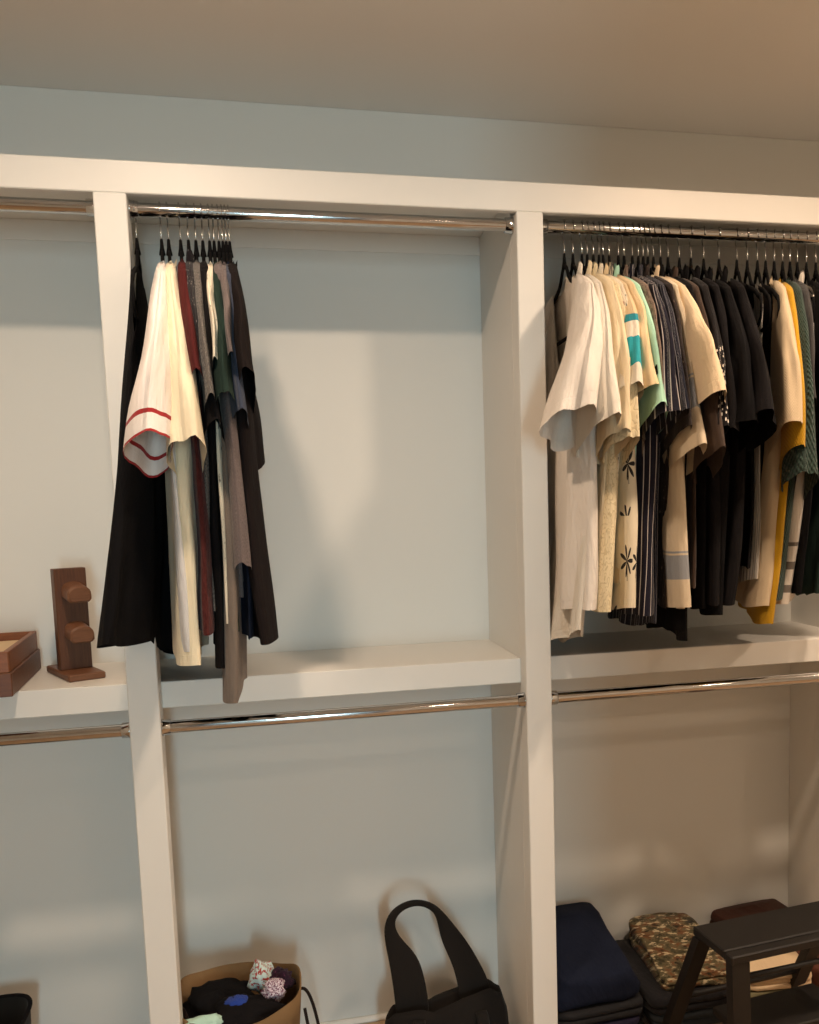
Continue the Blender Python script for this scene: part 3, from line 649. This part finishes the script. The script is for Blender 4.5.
CANV = cloth('black_canvas', (30, 27, 25), wr=.2, sheen=.05)
tb = thing('tote_bag', 'black canvas tote bag with a broad looped handle', 'bag', (.635, .16, 0))
def tote_top(x):
    xs = [(-.19, .07), (-.165, .120), (-.135, .146), (-.075, .150), (-.04, .138), (-.01, .152), (.06, .168), (.11, .178), (.14, .160), (.165, .10), (.19, .05)]
    for (a, za), (b, zb) in zip(xs[:-1], xs[1:]):
        if x <= b: return lerp(za, zb, sstep(a, b, x))
    return .05
rings = []
for k in range(9):
    f = k / 8; r = []
    for j in range(72):
        q = 2 * PI * j / 72; x, y = sup(q, .168 * (1 - .05 * f), lerp(.085, .030, f ** 1.4), 2.6)
        z = tote_top(x) * f
        r.append((x + .006 * noise.noise(Vector((x * 9, y * 9, f * 2))), y + .012 * noise.noise(Vector((x * 12, f * 3, 2 + y * 5))) * f, z))
    rings.append(r)
rings.append([(x * .97, y * .6, z - .008) for x, y, z in rings[-1]])
rings.append([(x * .9, y * .3, max(.01, z - .06)) for x, y, z in rings[-1]])
loft('bag_body', rings, CANV, tb, close_top=True)
HP = [(414, 1024, 37), (412, 1003, 37), (409, 982, 36), (404, 961, 33), (394.5, 945, 20), (389, 930, 13), (391, 917, 10.5), (400, 907.5, 8), (411, 903, 7), (421, 902.5, 6.5), (432, 906, 7.5), (440.5, 914.5, 9.5), (448, 932, 21), (457, 947, 26), (465, 962, 28), (472, 980, 34), (475, 992, 36), (479, 1014, 36)]
V, F, UV = [], [], []; m = len(HP)
for i, (px, py, wd) in enumerate(HP):
    yv = lerp(.160, .215, sstep(1000, 905, py)); a = on_y(*HP[max(i - 1, 0)][:2], yv); b = on_y(*HP[min(i + 1, m - 1)][:2], yv); c = on_y(px, py, yv)
    t = (b - a); t.y = 0; t.normalize(); nrm = Vector((t.z, 0, -t.x)); hw = wd / 2 / 398.0
    dep = lerp(.003, .022, sstep(24, 7, wd))
    for sx, sy in ((-1, -1), (1, -1), (1, 1), (-1, 1)):
        p = c + nrm * (hw * sx) + Vector((0, dep * .5 * sy, 0)) - Vector((.635, .16, 0)); V.append(p); UV.append((sx * hw, i * .03))
for i in range(m - 1):
    for j in range(4): F.append((i * 4 + j, i * 4 + (j + 1) % 4, (i + 1) * 4 + (j + 1) % 4, (i + 1) * 4 + j))
F += [(3, 2, 1, 0), tuple(range(4 * m - 4, 4 * m))]
h_ = fix_normals(mesh('handle', V, F, CANV, tb, UV)); md = h_.modifiers.new('sub', 'SUBSURF'); md.levels = 2; md.render_levels = 2
pth = bez([(-.08, -.045, .13), (-.09, -.10, .10), (-.06, -.12, .02), (.0, -.125, .012)]) + bez([(.0, -.125, .012), (.06, -.12, .02), (.09, -.10, .10), (.08, -.045, .13)])[1:]
tube('handle', pth, .016, CANV, tb, 8, (1.0, .18))

bn = thing('storage_bin', 'black fabric bin with open top under the left rail', 'bin', (-.528, .165, 0))
rings = []
for z, k in ((0, .93), (.08, .95), (.15, .97), (.2, .99), (.245, 1.0), (.250, .995), (.245, .965), (.18, .95), (.02, .92)):
    r = []
    for j in range(64):
        q = 2 * PI * j / 64; x, y = sup(q, .160 * k, .130 * k, 4.5); r.append((x, y, z + .004 * math.sin(2 * q) * (z > .22)))
    rings.append(r)
loft('bin_body', rings, cloth('black_bin_fabric', (26, 26, 25), wr=.15), bn, close_top=True)
tube('bin_rim', [(*sup(2 * PI * j / 48, .160, .130, 4.5), .247 + .004 * math.sin(4 * PI * j / 48)) for j in range(49)], .005, BLK2, bn, 8)

# ------------------------------------------------------------------ folded clothes on the floor of the crowded bay
DEN1 = cloth('dark_denim', (15, 19, 32), 'denim', other=(30, 38, 60), sheen=0); DEN2 = cloth('charcoal_denim', (26, 26, 28), 'denim', other=(46, 46, 48), sheen=0); DEN3 = cloth('violet_denim', (28, 25, 42), 'denim', other=(44, 40, 60), sheen=0)
DEN4 = cloth('grey_blue_denim', (42, 48, 54), 'denim', other=(70, 76, 82), sheen=0); CAMO = cloth('camouflage_cloth', (110, 96, 68), 'camo'); SAND = cloth('sand_cloth', (222, 196, 160), wr=.6)
BRNL = cloth('brown_cloth', (70, 40, 30)); BLKD = cloth('black_denim', (24, 23, 26)); OLIVE = cloth('olive_cloth', (118, 112, 84)); GREYT = cloth('grey_twill', (92, 86, 80))
def folded(name, label, cx, cy, z0, w, d, h, mat, rz=0, seed=0, layers=2, lean=0.0, taper=0.0, crump=1.0, cat='folded clothes', group='folded clothes on the closet floor', slope=0.0):
    t = thing(name, label, cat, (cx, cy, z0), rz, group)
    for L in range(layers):
        rings = []; hh = h / layers; off = .004 * math.sin(seed * 2.3 + L * 1.9)
        for k, f in enumerate((0, .08, .25, .5, .75, .92, 1.0)):
            zz = L * hh + hh * f; kk = [.955, .985, 1, 1.004, 1, .985, .95][k]; r = []
            for j in range(56):
                q = 2 * PI * j / 56; tp = 1 - taper * (zz / h); x, y = sup(q, w / 2 * kk * tp, d / 2 * kk, 9)
                nz = crump * .007 * noise.noise(Vector((x * 11 + seed, y * 11, zz * 20 + seed))) + .004 * noise.noise(Vector((x * 30, y * 30 + seed, L)))
                r.append((x + off + lean * zz + nz, y + nz * .6 + off, zz + nz * .7 * (z0 > .001 or zz > .01) * .8 + (y / d) * slope * (zz / h) + .004))
            rings.append(r)
        top = rings[-1]; rings.append([(x * .5, y * .5, z + .003 * (1 if L == layers - 1 else 0)) for x, y, z in top])
        o = loft('folded_layer', rings, mat, t, close_top=True)
    return t
folded('folded_trousers', 'folded grey twill trousers at the bottom of the jeans pile', 1.000, .185, .000, .235, .33, .050, GREYT, .02, 1)
folded('folded_jeans', 'folded violet blue jeans under the charcoal pair', 1.000, .180, .054, .240, .33, .046, DEN3, -.02, 2)
folded('folded_jeans', 'folded charcoal jeans beneath the dark blue pair', 1.005, .180, .104, .240, .33, .036, DEN2, .015, 3)
folded('folded_jeans', 'dark blue jeans piled on top beside the white post', 1.000, .185, .144, .238, .32, .104, DEN1, -.01, 4, 1, lean=-.02, taper=.12, slope=.05, crump=2.6)
folded('folded_trousers', 'folded brown trousers at the bottom of the camouflage pile', 1.265, .185, .000, .225, .33, .045, GBRN, .03, 5)
folded('folded_jeans', 'folded grey-blue jeans under the black pair', 1.268, .180, .049, .228, .33, .045, DEN4, -.02, 6)
folded('folded_jeans', 'folded black jeans under the camouflage trousers', 1.258, .180, .098, .236, .33, .046, BLKD, .02, 7)
folded('folded_trousers', 'folded camouflage trousers with leaf and bark pattern', 1.290, .190, .146, .190, .30, .046, CAMO, -.05, 8, 2, slope=.035, crump=1.6)
folded('folded_trousers', 'folded brown trousers at the bottom beneath the sand cloth', 1.520, .190, .000, .23, .31, .060, BRNL, .02, 9)
folded('folded_cloth', 'folded olive cloth beneath the sand-coloured one', 1.505, .185, .064, .215, .30, .040, OLIVE, .03, 10)
folded('folded_cloth', 'sand-coloured folded cloth behind the step stool', 1.530, .170, .108, .200, .28, .045, SAND, -.12, 11, 3)
folded('leather_pouch', 'dark brown leather pouch lying on top against the back wall', 1.588, .290, .150, .25, .13, .050, cloth('brown_leather', (58, 34, 26), rough=.5, wr=.3, sheen=0), .08, 12, 2, cat='pouch', lean=.03, taper=.1)
folded('folded_shirt', 'folded russet shirt beside the sand-coloured cloth', 1.665, .120, .000, .10, .2, .15, cloth('russet_cloth', (92, 54, 42)), .02, 13, 3)

# ------------------------------------------------------------------ step stool
ESP = wood('black_stained_wood', (15, 12, 11), (23, 19, 17), (2, 14, 14), .6)
P2 = on_z(732, 957, .40); ang = math.atan2(.1104, .9939)
so = thing('step_stool', 'black wooden step stool standing before the folded clothes', 'stool', (P2.x, P2.y, 0), ang)
SW, SD = .40, .160
box('top_board', 0, SW, .030, SD, .378, .40, ESP, so, .003)
box('top_board', .0, SW, 0, .028, .378, .398, ESP, so, .003)
for x0 in (0.004, SW - .050):
    hexa('front_leg', [(x0, -.012, 0), (x0 + .046, -.012, 0), (x0 + .046, .012, 0), (x0, .012, 0), (x0, .004, .378), (x0 + .046, .004, .378), (x0 + .046, .030, .378), (x0, .030, .378)], ESP, so)
for x0 in (-.004, SW - .036):
    hexa('rear_leg', [(x0, SD + .150, 0), (x0 + .040, SD + .150, 0), (x0 + .040, SD + .176, 0), (x0, SD + .176, 0), (x0, SD - .032, .378), (x0 + .040, SD - .032, .378), (x0 + .040, SD - .006, .378), (x0, SD - .006, .378)], ESP, so)
tube('cross_bar', [(.050, .014, .338), (SW - .050, .014, .332)], .0065, ESP, so, 10)
box('lower_step', .052, SW - .052, .016, .155, .166, .188, ESP, so, .003)
tube('rear_bar', [(.0, SD + .085, .17), (SW, SD + .085, .17)], .007, ESP, so, 10)
